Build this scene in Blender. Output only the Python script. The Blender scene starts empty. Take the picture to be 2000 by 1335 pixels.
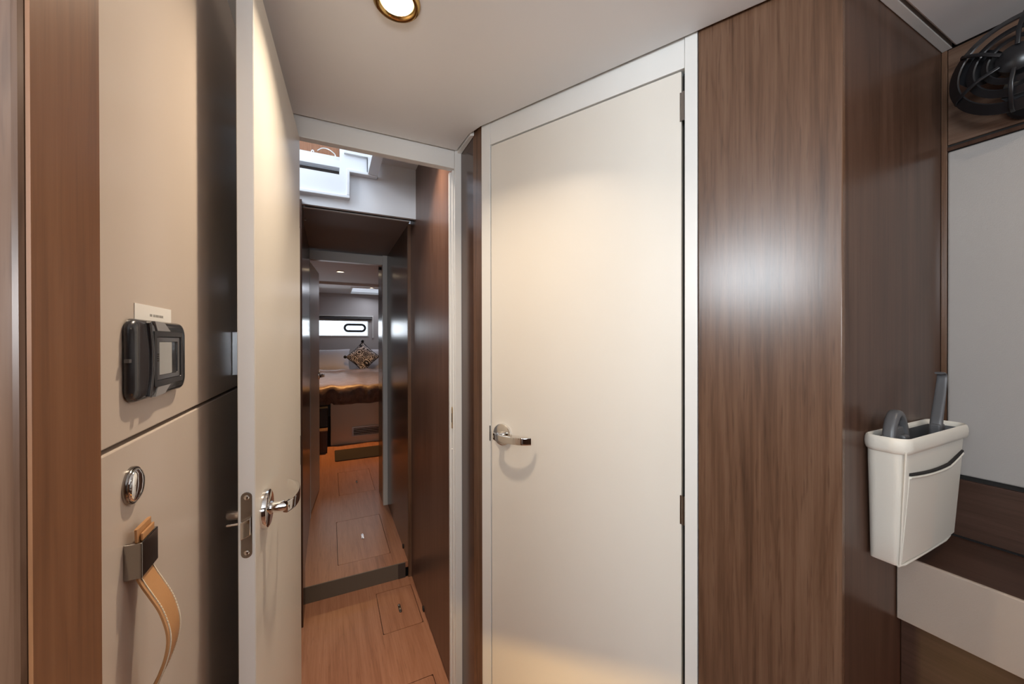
import bpy, bmesh, math, random
from mathutils import Matrix, Vector

random.seed(7)
S = bpy.context.scene
COL = S.collection
PI = math.pi
H = 1.25                                   # camera height above the cabin sole

# ------------------------------------------------------------------ camera
yaw, pit, rol = math.radians(25.9606), math.radians(-0.18423), math.radians(-0.10073)
FW = Vector((math.sin(yaw)*math.cos(pit), math.cos(yaw)*math.cos(pit), math.sin(pit)))
RT = Vector((math.cos(yaw), -math.sin(yaw), 0)); UP = RT.cross(FW)
R2 = RT*math.cos(rol)+UP*math.sin(rol); U2 = -RT*math.sin(rol)+UP*math.cos(rol)
cd = bpy.data.cameras.new('camera'); cam = bpy.data.objects.new('camera', cd); COL.objects.link(cam)
cam.matrix_world = Matrix(((R2.x, U2.x, -FW.x, 0), (R2.y, U2.y, -FW.y, 0), (R2.z, U2.z, -FW.z, H), (0, 0, 0, 1)))
cd.sensor_width = 36; cd.sensor_fit = 'HORIZONTAL'; cd.lens = 730.14*36/2000; cd.clip_start = 0.01
S.camera = cam

# ------------------------------------------------------------------ world, lights, exposure
W = bpy.data.worlds.new('world'); S.world = W; W.use_nodes = True
W.node_tree.nodes['Background'].inputs[0].default_value = (0.74, 0.86, 1.0, 1)
W.node_tree.nodes['Background'].inputs[1].default_value = 1.6
S.view_settings.view_transform = 'Standard'; S.view_settings.look = 'None'
S.view_settings.gamma = 1; S.view_settings.use_curve_mapping = False
S.view_settings.exposure = 0.0

def area(name, loc, direction, sx, sy, watts, color, shape='RECTANGLE', spread=180):
    l = bpy.data.lights.new(name, 'AREA'); l.shape = shape; l.size = sx
    if shape in ('RECTANGLE', 'ELLIPSE'): l.size_y = sy
    l.energy = watts; l.color = color; l.spread = math.radians(spread)
    o = bpy.data.objects.new(name, l); COL.objects.link(o); o.location = loc
    o.rotation_euler = Vector(direction).to_track_quat('-Z', 'Y').to_euler()
    return o
DAY = (0.86, 0.94, 1.0)
WARM = (1.0, 0.80, 0.59)
area('daylight_hull_window', (-1.17, -0.46, 1.66), (1, 0.1, 0.30), 0.62, 0.30, 18.0, DAY, spread=165)
area('fill_behind_camera', (-0.35, -1.37, 1.45), (0, 1, 0.60), 0.9, 0.5, 27.0, (0.95, 0.97, 1.0), spread=140)  # added fill from behind the camera; the back wall has no window
area('daylight_stairwell', (-0.585, 1.48, 2.17), (1, 0.35, -0.25), 0.5, 0.35, 6.5, (0.84, 0.90, 1.0))
area('daylight_companionway', (-0.15, 1.35, 2.75), (0.1, 0.5, -0.9), 0.5, 0.5, 2.5, (0.80, 0.88, 1.0))
area('daylight_stern_window', (0.0255, 6.56, 1.4535), (0, -1, 0), 1.2, 0.40, 7.0, (0.88, 0.94, 1.0))

# ------------------------------------------------------------------ materials
def new_mat(name):
    m = bpy.data.materials.new(name); m.use_nodes = True
    nt = m.node_tree; b = nt.nodes['Principled BSDF']
    return m, nt, b
def srgb(r, g, b):
    f = lambda c: (c/255/12.92) if c/255 <= .04045 else ((c/255+.055)/1.055)**2.4
    return (f(r), f(g), f(b), 1)
def ND(nt, t, **kw):
    n = nt.nodes.new(t)
    for k, v in kw.items(): setattr(n, k, v)
    return n
def mapping(nt, scale, rot=(0, 0, 0), loc=(0, 0, 0)):
    tc = ND(nt, 'ShaderNodeTexCoord'); mp = ND(nt, 'ShaderNodeMapping')
    mp.inputs['Scale'].default_value = scale; mp.inputs['Rotation'].default_value = rot; mp.inputs['Location'].default_value = loc
    nt.links.new(tc.outputs['Object'], mp.inputs[0]); return mp
def noise(nt, vec, scale, detail=3, rough=.5, dist=0):
    n = ND(nt, 'ShaderNodeTexNoise'); n.inputs['Scale'].default_value = scale; n.inputs['Detail'].default_value = detail
    n.inputs['Roughness'].default_value = rough; n.inputs['Distortion'].default_value = dist
    nt.links.new(vec.outputs[0], n.inputs['Vector']); return n
def ramp(nt, fac, stops):
    r = ND(nt, 'ShaderNodeValToRGB'); e = r.color_ramp.elements
    while len(e) < len(stops): e.new(.5)
    for i, (p, c) in enumerate(stops): e[i].position = p; e[i].color = c
    nt.links.new(fac, r.inputs[0]); return r
def math_n(nt, op, a, b=None):
    n = ND(nt, 'ShaderNodeMath', operation=op)
    for i, v in enumerate((a, b)):
        if v is None: continue
        if isinstance(v, (int, float)): n.inputs[i].default_value = v
        else: nt.links.new(v, n.inputs[i])
    return n.outputs[0]
def mixc(nt, fac, a, b, bt='MIX'):
    n = ND(nt, 'ShaderNodeMix', data_type='RGBA', blend_type=bt)
    if isinstance(fac, (int, float)): n.inputs[0].default_value = fac
    else: nt.links.new(fac, n.inputs[0])
    for i, v in ((6, a), (7, b)):
        if isinstance(v, tuple): n.inputs[i].default_value = v
        else: nt.links.new(v, n.inputs[i])
    return n.outputs[2]
def bump(nt, b, height, strength, dist=.001):
    n = ND(nt, 'ShaderNodeBump'); n.inputs['Strength'].default_value = strength; n.inputs['Distance'].default_value = dist
    nt.links.new(height, n.inputs['Height']); nt.links.new(n.outputs[0], b.inputs['Normal'])

def wood(name, dark, mid, light, axis='z', rough=.3, ring=26, seed=0.0, coat=0.0):
    m, nt, b = new_mat(name)
    st = {'x': (.10, 1, 1), 'y': (1, .10, 1), 'z': (1, 1, .10)}[axis]
    fine = {'x': (.03, 1, 1), 'y': (1, .03, 1), 'z': (1, 1, .03)}[axis]
    mp = mapping(nt, st, loc=(seed, seed*.7, seed*1.3)); mf = mapping(nt, fine, loc=(seed*2, 0, seed))
    n1 = noise(nt, mp, 5.5, 2, .5, .35)
    rings = math_n(nt, 'POWER', math_n(nt, 'ABSOLUTE', math_n(nt, 'SINE', math_n(nt, 'MULTIPLY', n1.outputs[0], ring*1.6))), .45)
    n2 = noise(nt, mf, 160, 4, .65)
    n3 = noise(nt, mp, 3.0, 3, .55)
    n4 = noise(nt, mf, 38, 3, .6)
    f = math_n(nt, 'ADD', math_n(nt, 'MULTIPLY', rings, .085), math_n(nt, 'MULTIPLY', n2.outputs[0], .34))
    f = math_n(nt, 'ADD', f, math_n(nt, 'MULTIPLY', n3.outputs[0], .30))
    f = math_n(nt, 'ADD', f, math_n(nt, 'MULTIPLY', n4.outputs[0], .29))
    r = ramp(nt, f, [(.34, dark), (.51, mid), (.70, light)])
    # short dark pores
    mpo = mapping(nt, {'x': (.06, 1, 1), 'y': (1, .06, 1), 'z': (1, 1, .06)}[axis])
    po = noise(nt, mpo, 210, 2, .5)
    pf = ramp(nt, po.outputs[0], [(.30, (1, 1, 1, 1)), (.40, (0, 0, 0, 1))])
    col = mixc(nt, math_n(nt, 'MULTIPLY', pf.outputs[0], .35), r.outputs[0], dark)
    nt.links.new(col, b.inputs['Base Color'])
    b.inputs['Roughness'].default_value = rough
    if coat: b.inputs['Coat Weight'].default_value = coat; b.inputs['Coat Roughness'].default_value = .12
    bump(nt, b, n2.outputs[0], .06, .0006)
    return m
def paint(name, col, rough=.35, var=.03, tex=0.0, texscale=900, metallic=0, coat=0, spec=.5):
    m, nt, b = new_mat(name)
    mp = mapping(nt, (1, 1, 1))
    n = noise(nt, mp, 3.0, 3)
    d = tuple(c*(1-var*2) for c in col[:3])+(1,)
    r = ramp(nt, n.outputs[0], [(.3, d), (.7, col)])
    nt.links.new(r.outputs[0], b.inputs['Base Color'])
    b.inputs['Roughness'].default_value = rough; b.inputs['Metallic'].default_value = metallic
    b.inputs['Specular IOR Level'].default_value = spec
    if coat: b.inputs['Coat Weight'].default_value = coat; b.inputs['Coat Roughness'].default_value = .1
    if tex:
        n2 = noise(nt, mp, texscale, 2, .6); bump(nt, b, n2.outputs[0], tex, .0006)
    return m
def emit(name, col, strength):
    m, nt, b = new_mat(name)
    b.inputs['Base Color'].default_value = (.8, .8, .8, 1)
    b.inputs['Emission Color'].default_value = col; b.inputs['Emission Strength'].default_value = strength
    return m

M = {}
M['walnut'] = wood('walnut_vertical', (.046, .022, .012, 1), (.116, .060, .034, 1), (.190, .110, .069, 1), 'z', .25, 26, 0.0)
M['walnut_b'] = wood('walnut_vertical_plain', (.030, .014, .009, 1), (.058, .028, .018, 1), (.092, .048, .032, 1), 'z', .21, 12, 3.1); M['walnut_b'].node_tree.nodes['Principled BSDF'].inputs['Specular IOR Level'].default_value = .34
M['walnut_h'] = wood('walnut_horizontal', (.05, .026, .016, 1), (.13, .072, .046, 1), (.22, .14, .095, 1), 'y', .30, 20, 1.7)
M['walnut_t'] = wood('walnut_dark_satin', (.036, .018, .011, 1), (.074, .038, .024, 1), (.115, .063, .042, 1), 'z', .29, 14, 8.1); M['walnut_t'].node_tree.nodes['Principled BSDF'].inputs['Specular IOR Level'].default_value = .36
M['walnut_hd'] = wood('walnut_horizontal_dark', (.030, .014, .010, 1), (.062, .032, .022, 1), (.095, .052, .038, 1), 'y', .32, 14, 9.4)
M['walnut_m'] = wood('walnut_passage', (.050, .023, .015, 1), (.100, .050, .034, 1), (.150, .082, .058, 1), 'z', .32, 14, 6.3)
M['post_lit'] = wood('post_wood_warm_lit', (.150, .060, .022, 1), (.245, .105, .042, 1), (.32, .155, .072, 1), 'z', .38, 14, 4.2)  # warm lamp light on the post's right face is put into this colour
M['teak'] = wood('saloon_cabinet_wood', (.16, .055, .020, 1), (.30, .115, .045, 1), (.40, .18, .085, 1), 'z', .35, 16, 2.2)
M['floor'] = wood('laminate_floor', (.18, .072, .036, 1), (.31, .132, .070, 1), (.41, .195, .112, 1), 'y', .36, 18, 5.0)
M['white'] = paint('off_white_lacquer', (.73, .73, .71, 1), .33, .01)
M['lit_edge'] = paint('white_daylit_edge', (.86, .86, .84, 1), .4, .005)  # brighter than the frames: daylight on the door's free edge put into colour
M['door'] = paint('cream_door_lacquer', (.72, .69, .63, 1), .38, .012)
M['cabinet'] = paint('beige_gloss_panel', (.66, .575, .50, 1), .26, .015)
M['ceiling'] = paint('ceiling_vinyl', (.75, .755, .76, 1), .6, .01, .12, 700)
M['gelcoat'] = paint('white_gelcoat', (.82, .84, .87, 1), .25, .01)
M['vinyl'] = paint('grey_wall_vinyl', (.385, .360, .340, 1), .65, .03, .5, 600)
M['vinyl_tan'] = paint('tan_vinyl', (.42, .345, .285, 1), .6, .03, .5, 600)
M['leather'] = paint('cream_leather', (.74, .70, .62, 1), .42, .02, .25, 500)
M['strap'] = paint('tan_leather', (.55, .285, .12, 1), .45, .06, .25, 700)
M['thread'] = paint('cream_thread', (.85, .78, .62, 1), .8)
M['chrome'] = paint('polished_chrome', (.80, .79, .77, 1), .06, .0, metallic=1)
M['steel'] = paint('dark_steel', (.36, .34, .32, 1), .18, .02, metallic=1)
M['alu'] = paint('brushed_aluminium', (.62, .66, .70, 1), .3, .02, metallic=1)
M['brass'] = paint('gold_bezel', (.55, .36, .14, 1), .16, .02, metallic=1)
M['black_plastic'] = paint('black_plastic', (.014, .014, .016, 1), .28, .05)
M['charcoal'] = paint('charcoal_plastic', (.030, .031, .036, 1), .22, .05, coat=.4)
M['grey_plastic'] = paint('grey_plastic', (.10, .10, .105, 1), .35, .05)
M['highlight_grey'] = paint('grey_highlight_paint', (.30, .30, .31, 1), .3, .02)
M['screen'] = paint('grey_screen', (.40, .41, .40, 1), .2, .02)
M['paper'] = paint('white_paper', (.86, .85, .82, 1), .7, .01)
M['ink'] = paint('grey_ink', (.33, .32, .30, 1), .8, .01)
M['gap'] = paint('dark_gap', (.012, .010, .009, 1), .8)
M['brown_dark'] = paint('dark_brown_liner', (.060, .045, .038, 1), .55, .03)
M['riser'] = paint('grey_brown_riser', (.14, .115, .09, 1), .5, .03)
M['mat'] = paint('brown_carpet', (.030, .022, .018, 1), .95, .1, 1.0, 300)
M['headliner'] = paint('headliner_grey', (.50, .47, .465, 1), .7, .02, .1)
M['taupe'] = paint('taupe_ceiling', (.26, .205, .175, 1), .5, .03)
M['pillow'] = paint('lilac_white_cotton', (.62, .62, .68, 1), .85, .04, .6, 120)
M['bedbase'] = paint('cream_bed_panel', (.62, .55, .46, 1), .45, .03)
M['lens'] = emit('lamp_lens', (1, .86, .66, 1), 12)
M['lens_far'] = emit('lamp_lens_warm', (1, .78, .5, 1), 12)
M['glass_bright'] = emit('milky_hatch_glass', (.75, .85, 1, 1), .55)
# glass
m, nt, b = new_mat('window_glass'); nt.nodes.remove(b); tb = ND(nt, 'ShaderNodeBsdfTransparent'); gb = ND(nt, 'ShaderNodeBsdfGlossy'); gb.inputs['Roughness'].default_value = .02
mx = ND(nt, 'ShaderNodeMixShader'); fr_ = ND(nt, 'ShaderNodeFresnel'); nt.links.new(fr_.outputs[0], mx.inputs[0]); nt.links.new(tb.outputs[0], mx.inputs[1]); nt.links.new(gb.outputs[0], mx.inputs[2])
nt.links.new(mx.outputs[0], nt.nodes['Material Output'].inputs[0]); M['glass'] = m
# quilted satin duvet
m, nt, b = new_mat('brown_satin_duvet'); mp = mapping(nt, (1, 3, 1)); n = noise(nt, mp, 9, 4, .6, .6)
r = ramp(nt, n.outputs[0], [(.3, (.050, .030, .026, 1)), (.7, (.17, .115, .10, 1))]); nt.links.new(r.outputs[0], b.inputs['Base Color'])
b.inputs['Roughness'].default_value = .42; b.inputs['Sheen Weight'].default_value = .3; bump(nt, b, n.outputs[0], .7, .012); M['duvet'] = m
# floral cushion
m, nt, b = new_mat('floral_cushion'); mp = mapping(nt, (1, 1, 1))
v = ND(nt, 'ShaderNodeTexVoronoi'); v.inputs['Scale'].default_value = 9; nt.links.new(mp.outputs[0], v.inputs['Vector'])
pet = math_n(nt, 'SINE', math_n(nt, 'MULTIPLY', v.outputs['Distance'], 34))
n = noise(nt, mp, 38, 2); pp = math_n(nt, 'ADD', math_n(nt, 'MULTIPLY', pet, .22), n.outputs[0])
r = ramp(nt, pp, [(.40, (.035, .033, .040, 1)), (.46, (.16, .15, .18, 1)), (.52, (.72, .70, .72, 1)), (.72, (.82, .80, .82, 1))])
r.color_ramp.interpolation = 'CONSTANT'
cen = ramp(nt, v.outputs['Distance'], [(.30, (1, 1, 1, 1)), (.42, (0, 0, 0, 1))])
nt.links.new(mixc(nt, math_n(nt, 'MULTIPLY', cen.outputs[0], .75), r.outputs[0], (.11, .105, .13, 1)), b.inputs['Base Color']); b.inputs['Roughness'].default_value = .85; M['floral'] = m

# ------------------------------------------------------------------ mesh helpers
class MB:
    def __init__(s): s.v = []; s.f = []
    def add(s, vs, fs):
        o = len(s.v); s.v += [tuple(v) for v in vs]; s.f += [tuple(i+o for i in f) for f in fs]; return s
    def box(s, x0, x1, y0, y1, z0, z1, xf=None):
        vs = [Vector((x, y, z)) for z in (z0, z1) for y in (y0, y1) for x in (x0, x1)]
        if xf is not None: vs = [xf @ v for v in vs]
        return s.add(vs, [(0, 2, 3, 1), (4, 5, 7, 6), (0, 1, 5, 4), (2, 6, 7, 3), (0, 4, 6, 2), (1, 3, 7, 5)])
    def prism(s, poly, z0, z1, xf=None):
        n = len(poly); vs = [Vector((p[0], p[1], z)) for z in (z0, z1) for p in poly]
        if xf is not None: vs = [xf @ v for v in vs]
        fs = [tuple(reversed(range(n))), tuple(range(n, 2*n))]+[(i, (i+1) % n, n+(i+1) % n, n+i) for i in range(n)]
        return s.add(vs, fs)
    def loft(s, rings, cap0=True, cap1=True, closed=True):
        n = len(rings[0]); vs = [p for r in rings for p in r]; fs = []
        for k in range(len(rings)-1):
            for i in range(n if closed else n-1):
                j = (i+1) % n; fs.append((k*n+i, k*n+j, (k+1)*n+j, (k+1)*n+i))
        if cap0: fs.append(tuple(reversed(range(n))))
        if cap1: fs.append(tuple(range((len(rings)-1)*n, len(rings)*n)))
        return s.add(vs, fs)
    def lathe(s, prof, xf, n=32, cap0=True, cap1=True):          # profile (r, h) about local z
        rings = [[xf @ Vector((r*math.cos(2*PI*i/n), r*math.sin(2*PI*i/n), h)) for i in range(n)] for r, h in prof]
        return s.loft(rings, cap0, cap1)
    def torus(s, R, r, xf, n=40, k=10, a0=0, a1=2*PI):
        full = abs(a1-a0-2*PI) < 1e-6; N = n if full else n+1
        rings = [[xf @ Vector(((R+r*math.cos(2*PI*j/k))*math.cos(a), (R+r*math.cos(2*PI*j/k))*math.sin(a), r*math.sin(2*PI*j/k))) for j in range(k)] for a in [a0+(a1-a0)*i/n for i in range(N)]]
        if full: rings.append(rings[0])
        return s.loft(rings, not full, not full)
    def tube(s, pts, r, k=10, up=Vector((0, 0, 1))):
        return s.sweep(pts, [(math.cos(2*PI*j/k), math.sin(2*PI*j/k)) for j in range(k)], r, up)
    def sweep(s, pts, section, scale, up=Vector((0, 0, 1))):     # section in (side, up) units
        pts = [Vector(p) for p in pts]; rings = []
        for i, p in enumerate(pts):
            t = (pts[min(i+1, len(pts)-1)]-pts[max(i-1, 0)]).normalized()
            side = t.cross(up); side = side.normalized() if side.length > 1e-5 else Vector((1, 0, 0))
            u = side.cross(t).normalized(); sc = scale[i] if isinstance(scale, list) else scale
            if not isinstance(sc, (list, tuple)): sc = (sc, sc)
            rings.append([p+side*(a*sc[0])+u*(b*sc[1]) for a, b in section])
        return s.loft(rings)
    def slab(s, us, vs_, w0, w1, holes, xf):                     # rectangular slab in local (u, v), thickness w, with rectangular holes
        U = sorted(set(list(us)+[h[i] for h in holes for i in (0, 1)])); V = sorted(set(list(vs_)+[h[i] for h in holes for i in (2, 3)]))
        U = [u for u in U if us[0] <= u <= us[-1]]; V = [v for v in V if vs_[0] <= v <= vs_[-1]]
        solid = lambda i, j: 0 <= i < len(U)-1 and 0 <= j < len(V)-1 and not any(h[0] < (U[i]+U[i+1])/2 < h[1] and h[2] < (V[j]+V[j+1])/2 < h[3] for h in holes)
        idx = {}
        def P(i, j, w):
            k = (i, j, w)
            if k not in idx: idx[k] = len(idx); pl.append(xf @ Vector((U[i], V[j], w)))
            return idx[k]
        pl = []; fs = []
        for i in range(len(U)-1):
            for j in range(len(V)-1):
                if not solid(i, j): continue
                fs.append((P(i, j, w1), P(i+1, j, w1), P(i+1, j+1, w1), P(i, j+1, w1)))
                fs.append((P(i, j, w0), P(i, j+1, w0), P(i+1, j+1, w0), P(i+1, j, w0)))
                for di, dj, a, c in ((-1, 0, (i, j+1), (i, j)), (1, 0, (i+1, j), (i+1, j+1)), (0, -1, (i, j), (i+1, j)), (0, 1, (i+1, j+1), (i, j+1))):
                    if not solid(i+di, j+dj): fs.append((P(*a, w0), P(*c, w0), P(*c, w1), P(*a, w1)))
        return s.add(pl, fs)
    def build(s, name, mat, parent=None, bevel=0, seg=2, smooth=None, subsurf=0, xf=None):
        me = bpy.data.meshes.new(name); vs = s.v if xf is None else [tuple(xf @ Vector(v)) for v in s.v]
        # keep the object's own origin at its centre so that it can be moved and measured
        xs = [[v[i] for v in vs] for i in range(3)]
        c = Vector([(min(a)+max(a))/2 for a in xs]); c.z = min(xs[2])
        me.from_pydata([tuple(Vector(v)-c) for v in vs], [], s.f)
        bm = bmesh.new(); bm.from_mesh(me); bmesh.ops.remove_doubles(bm, verts=bm.verts, dist=1e-6); bmesh.ops.recalc_face_normals(bm, faces=bm.faces); bm.to_mesh(me); bm.free()
        me.materials.append(M[mat] if isinstance(mat, str) else mat)
        if smooth:
            for p in me.polygons: p.use_smooth = True
            me.set_sharp_from_angle(angle=math.radians(smooth))
        o = bpy.data.objects.new(name, me); COL.objects.link(o); o.location = c
        if bevel:
            md = o.modifiers.new('bevel', 'BEVEL'); md.width = bevel; md.segments = seg; md.limit_method = 'ANGLE'; md.angle_limit = math.radians(40)
        if subsurf:
            md = o.modifiers.new('subsurf', 'SUBSURF'); md.levels = subsurf; md.render_levels = subsurf
        if parent is not None:
            o.parent = parent; o.location = c-world_loc(parent)
        return o
def world_loc(o):
    p = Vector(o.location)
    while o.parent is not None: o = o.parent; p += o.location
    return p
def tag(o, label=None, cat=None, group=None, kind=None):
    if label: o['label'] = label
    if cat: o['category'] = cat
    if group: o['group'] = group
    if kind: o['kind'] = kind
    return o
def thing(name, loc, label, cat, group=None, kind=None):
    e = bpy.data.objects.new(name, None); COL.objects.link(e); e.location = loc; e.empty_display_size = .05
    return tag(e, label, cat, group, kind)
def B(*a, **k): return MB().box(*a, **k)
def frame3(o, u, n):                       # local x -> u (horizontal), local y -> z up, local z -> n (outwards)
    u = Vector(u).normalized(); n = Vector(n).normalized(); z = Vector((0, 0, 1))
    return Matrix(((u.x, z.x, n.x, o[0]), (u.y, z.y, n.y, o[1]), (u.z, z.z, n.z, o[2]), (0, 0, 0, 1)))
def T(x, y, z): return Matrix.Translation((x, y, z))
def RX(a): return Matrix.Rotation(a, 4, 'X')
def RY(a): return Matrix.Rotation(a, 4, 'Y')
def RZ(a): return Matrix.Rotation(a, 4, 'Z')
I4 = Matrix.Identity(4)
def stadium(w, h, n=8):
    r = w/2; pts = []
    for i in range(n+1): a = PI*i/n; pts.append((r*math.cos(a), h/2-r+r*math.sin(a)))
    for i in range(n+1): a = PI+PI*i/n; pts.append((r*math.cos(a), -h/2+r+r*math.sin(a)))
    return pts
def rrect(w, h, r, n=5):
    pts = []
    for cx, cy, a0 in ((w/2-r, h/2-r, 0), (-w/2+r, h/2-r, PI/2), (-w/2+r, -h/2+r, PI), (w/2-r, -h/2+r, 1.5*PI)):
        for i in range(n+1): a = a0+PI/2*i/n; pts.append((cx+r*math.cos(a), cy+r*math.sin(a)))
    return pts

# ------------------------------------------------------------------ the setting: key lines
CEIL = 1.87
YA = 1.186                                   # passage doorway wall
XC = -0.166                                  # face of the tall cabinet on the left
P1 = Vector((.3995, 1.0231, 0)); UB = Vector((.4725, -.8813, 0)).normalized(); NB = Vector((-.8813, -.4725, 0)).normalized()
FB = frame3(P1, UB, NB)                      # angled wall with the closed door
UP3 = .795; P3 = P1+UB*UP3                   # outer corner of the walnut column
YT = P3.y                                    # walnut face behind the hanging caddy
XR = 1.195                                   # right hand wall
YS, RISE = 2.03, .079                        # step in the passage

# floors (with real openings for the hatches)
hatches = [(.16, .342, 1.10, 1.387), (.2025, .368, 1.669, 1.952)]
fl = MB().slab((-1.22, XR+.02), (-1.42, YS), -.03, 0, [(a-.0024, b+.0024, c-.0024, d+.0024) for a, b, c, d in hatches], I4).build('floor', 'floor')
tag(fl, 'warm brown laminate floor of the lower passage, below the step', 'floor', kind='structure')
hatches2 = [(.035, .295, 2.152, 2.666), (.060, .315, 3.12, 3.66)]
fl2 = MB().slab((-1.1, 1.3), (YS, 6.5), RISE-.03, RISE, [(a-.0022, b+.0022, c-.0022, d+.0022) for a, b, c, d in hatches2], I4).build('floor', 'floor')
tag(fl2, 'raised warm brown laminate floor beyond the step, running to the bed', 'floor', kind='structure')
o = B(-1.25, 1.3, -1.45, 6.55, -.09, -.032).build('floor', 'gap'); tag(o, 'dark subfloor seen in the hatch joints', 'floor', kind='structure')
def latch_plate(parent, c, w, h, mat, sz):
    p = MB().prism(stadium(w, h), 0, .0022, T(*c)).build('latch_plate', mat, parent, smooth=40)
    for s in (-1, 1): MB().lathe([(.0001, .0016), (w*.28, .0014), (w*.34, 0)], T(c[0], c[1]+s*(h/2-w*.5), c[2]+.0022), 12).build('screw', 'chrome', p, smooth=40)
    B(c[0]-w*.3, c[0]+w*.3, c[1]-h*.22, c[1]-h*.02, c[2]+.0022, c[2]+.0036).build('thumb_catch', 'alu', p)
def hatch(x0, x1, y0, y1, z, label, latch, lm='steel'):
    t = thing('floor_hatch', ((x0+x1)/2, (y0+y1)/2, z-.02), label, 'hatch', 'lift-out floor hatches along the passage')
    lid = MB().prism([(a+(x0+x1)/2, b+(y0+y1)/2) for a, b in rrect(x1-x0, y1-y0, .008, 4)], z-.02, z-.0003).build('lid', 'floor', t)
    if latch: latch_plate(t, (latch[0], latch[1], z-.0003), latch[2], latch[3], lm, 0)
    return t
hatch(*hatches[0], 0, 'floor hatch closest to the passage doorway, cut by the bottom of the picture', None)
hatch(*hatches[1], 0, 'small square floor hatch with black latch just in front of the grey step', (.290, 1.80, .012, .058), 'black_plastic')
hatch(*hatches2[0], RISE, 'large floor hatch with grey latch just beyond the step', (.172, 2.405, .013, .062), 'steel')
hatch(*hatches2[1], RISE, 'furthest floor hatch with small latch, in front of the brown mat', (.196, 3.36, .012, .05), 'steel')
riser = B(-.119, .355, YS-.006, YS, 0, RISE).build('trim_1', 'riser', bevel=.001); tag(riser, 'grey brown step riser across the passage floor', 'step', kind='structure')
B(.318, .3555, YS-.0075, YS-.006, .001, RISE-.001).build('end_cap', 'brown_dark', riser)

# ceiling over the cabin
gap = .007
cpoly = [(XC-.3, YA-gap), (.374, YA-gap), (.3808-.002, 1.0684), (P1.x-.004, P1.y-.010)]
q = P1+UB*UP3+NB*.006; cpoly += [(q.x, q.y), (q.x+.016, YT-.021), (XR-.007, YT-.021), (XR-.007, -1.38), (-1.18, -1.38), (-1.18, .27), (XC-.3, .27)]
c = MB().prism(cpoly, CEIL, CEIL+.02).build('ceiling', 'ceiling', bevel=.003); tag(c, 'off-white padded ceiling panel with dark shadow gaps', 'ceiling', kind='structure')
o = B(-1.25, 1.25, -1.45, YA, CEIL+.032, CEIL+.05).build('ceiling', 'brown_dark'); tag(o, 'dark deckhead above the ceiling panel', 'ceiling', kind='structure')
tr = MB(); tr.box(P3.x+.004, XR, YT-.0155, YT, CEIL+.002, CEIL+.03); o = tr.build('trim_2', 'white', bevel=.001); tag(o, 'pale ceiling edge strip above the dark walnut wall', 'trim', kind='structure')
tr = MB().prism([(.3808, 1.0684), (.378, YA-.002), (.391, YA-.002), (.3905, 1.06)], CEIL-.004, CEIL+.012); o = tr.build('trim_3', 'white'); tag(o, 'short slanting white strip in the ceiling corner between the doorways', 'trim', kind='structure')

# ------------------------------------------------------------------ passage doorway A: frame
fa = thing('trim_4', (.12, YA, 0), 'white frame around the open passage doorway', 'door frame', kind='structure')
B(-.135, .3686, YA, YA+.026, 1.8146, CEIL+.034).build('head', 'white', fa, bevel=.0015)
B(.3690, .3916, YA-.002, YA+.012, 0, CEIL+.034).build('face_stile', 'white', fa, bevel=.0015)
B(.3660, .3900, YA+.0122, YA+.032, 0, 1.8144).build('rebate', 'white', fa, bevel=.001)
B(.3615, .3900, YA+.0322, YA+.046, 0, 1.8144).build('door_stop', 'white', fa, bevel=.001)
B(-.175, -.100, YA, YA+.05, 0, 1.8144).build('jamb', 'white', fa, bevel=.0015)
xs = frame3((.3659, YA+.022, .994), (0, 1, 0), (-1, 0, 0))
sp = MB().prism(stadium(.009, .073), 0, .0012, xs).build('strike_plate', 'brass', fa)
MB().prism(stadium(.004, .03), .0012, .0018, xs).build('keep_slot', 'gap', sp)
MB().lathe([(.0001, .003), (.003, .002), (.003, 0)], xs @ T(0, -.105, 0), 12).build('plug', 'white', fa, smooth=40)

# narrow walnut returns between the two doorways
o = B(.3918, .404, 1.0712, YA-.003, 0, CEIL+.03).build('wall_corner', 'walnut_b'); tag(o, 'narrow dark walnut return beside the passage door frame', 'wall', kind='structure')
o = MB().prism([(.3916, 1.0705), (.3995, 1.0231), (.412, 1.026), (.404, 1.0705)], 0, CEIL+.03).build('wall_corner', 'walnut'); tag(o, 'narrow reddish walnut strip beside the closed door frame', 'wall', kind='structure')

# ------------------------------------------------------------------ open door (door_1)
hinge = Vector((-.0737, 1.1859, 0)); free = Vector((-.1011, .672, 0)); ed = (free-hinge).normalized(); nd = Vector((-ed.y, ed.x, 0))
DW = (free-hinge).length; DT = .0222
FD = frame3(hinge, ed, nd)                   # local x from hinge to free edge, y up, z towards the passage (right)
d1 = thing('door_1', (free+hinge)/2, 'cream passage door standing open, seen edge-on with chrome lever', 'door', kind='structure')
B(0, DW, .012, 1.8115, -DT, 0).build('leaf', 'door', d1, bevel=.0012, xf=FD)
B(DW+.0001, DW+.0006, .012, 1.8115, -DT+.0012, -.0012).build('edge_band', 'lit_edge', d1, xf=FD)
FE = frame3(free+nd*(-DT/2)+Vector((0, 0, .977)), nd, ed)
lp = MB().prism(stadium(.0142, .098), .0006, .0020, FE).build('lock_plate', 'steel', d1, bevel=.0004, smooth=30); 
MB().prism([(-.006, -.018), (.006, -.013), (.006, .012), (-.006, .007)], .0020, .0095, FE).build('latch_bolt', 'chrome', lp, bevel=.0006)
for s in (-1, 1): MB().lathe([(.0001, .0022), (.0026, .0018), (.0038, .0004)], FE @ T(0, s*.041, .0020), 14).build('screw', 'chrome', lp, smooth=40)

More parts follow.
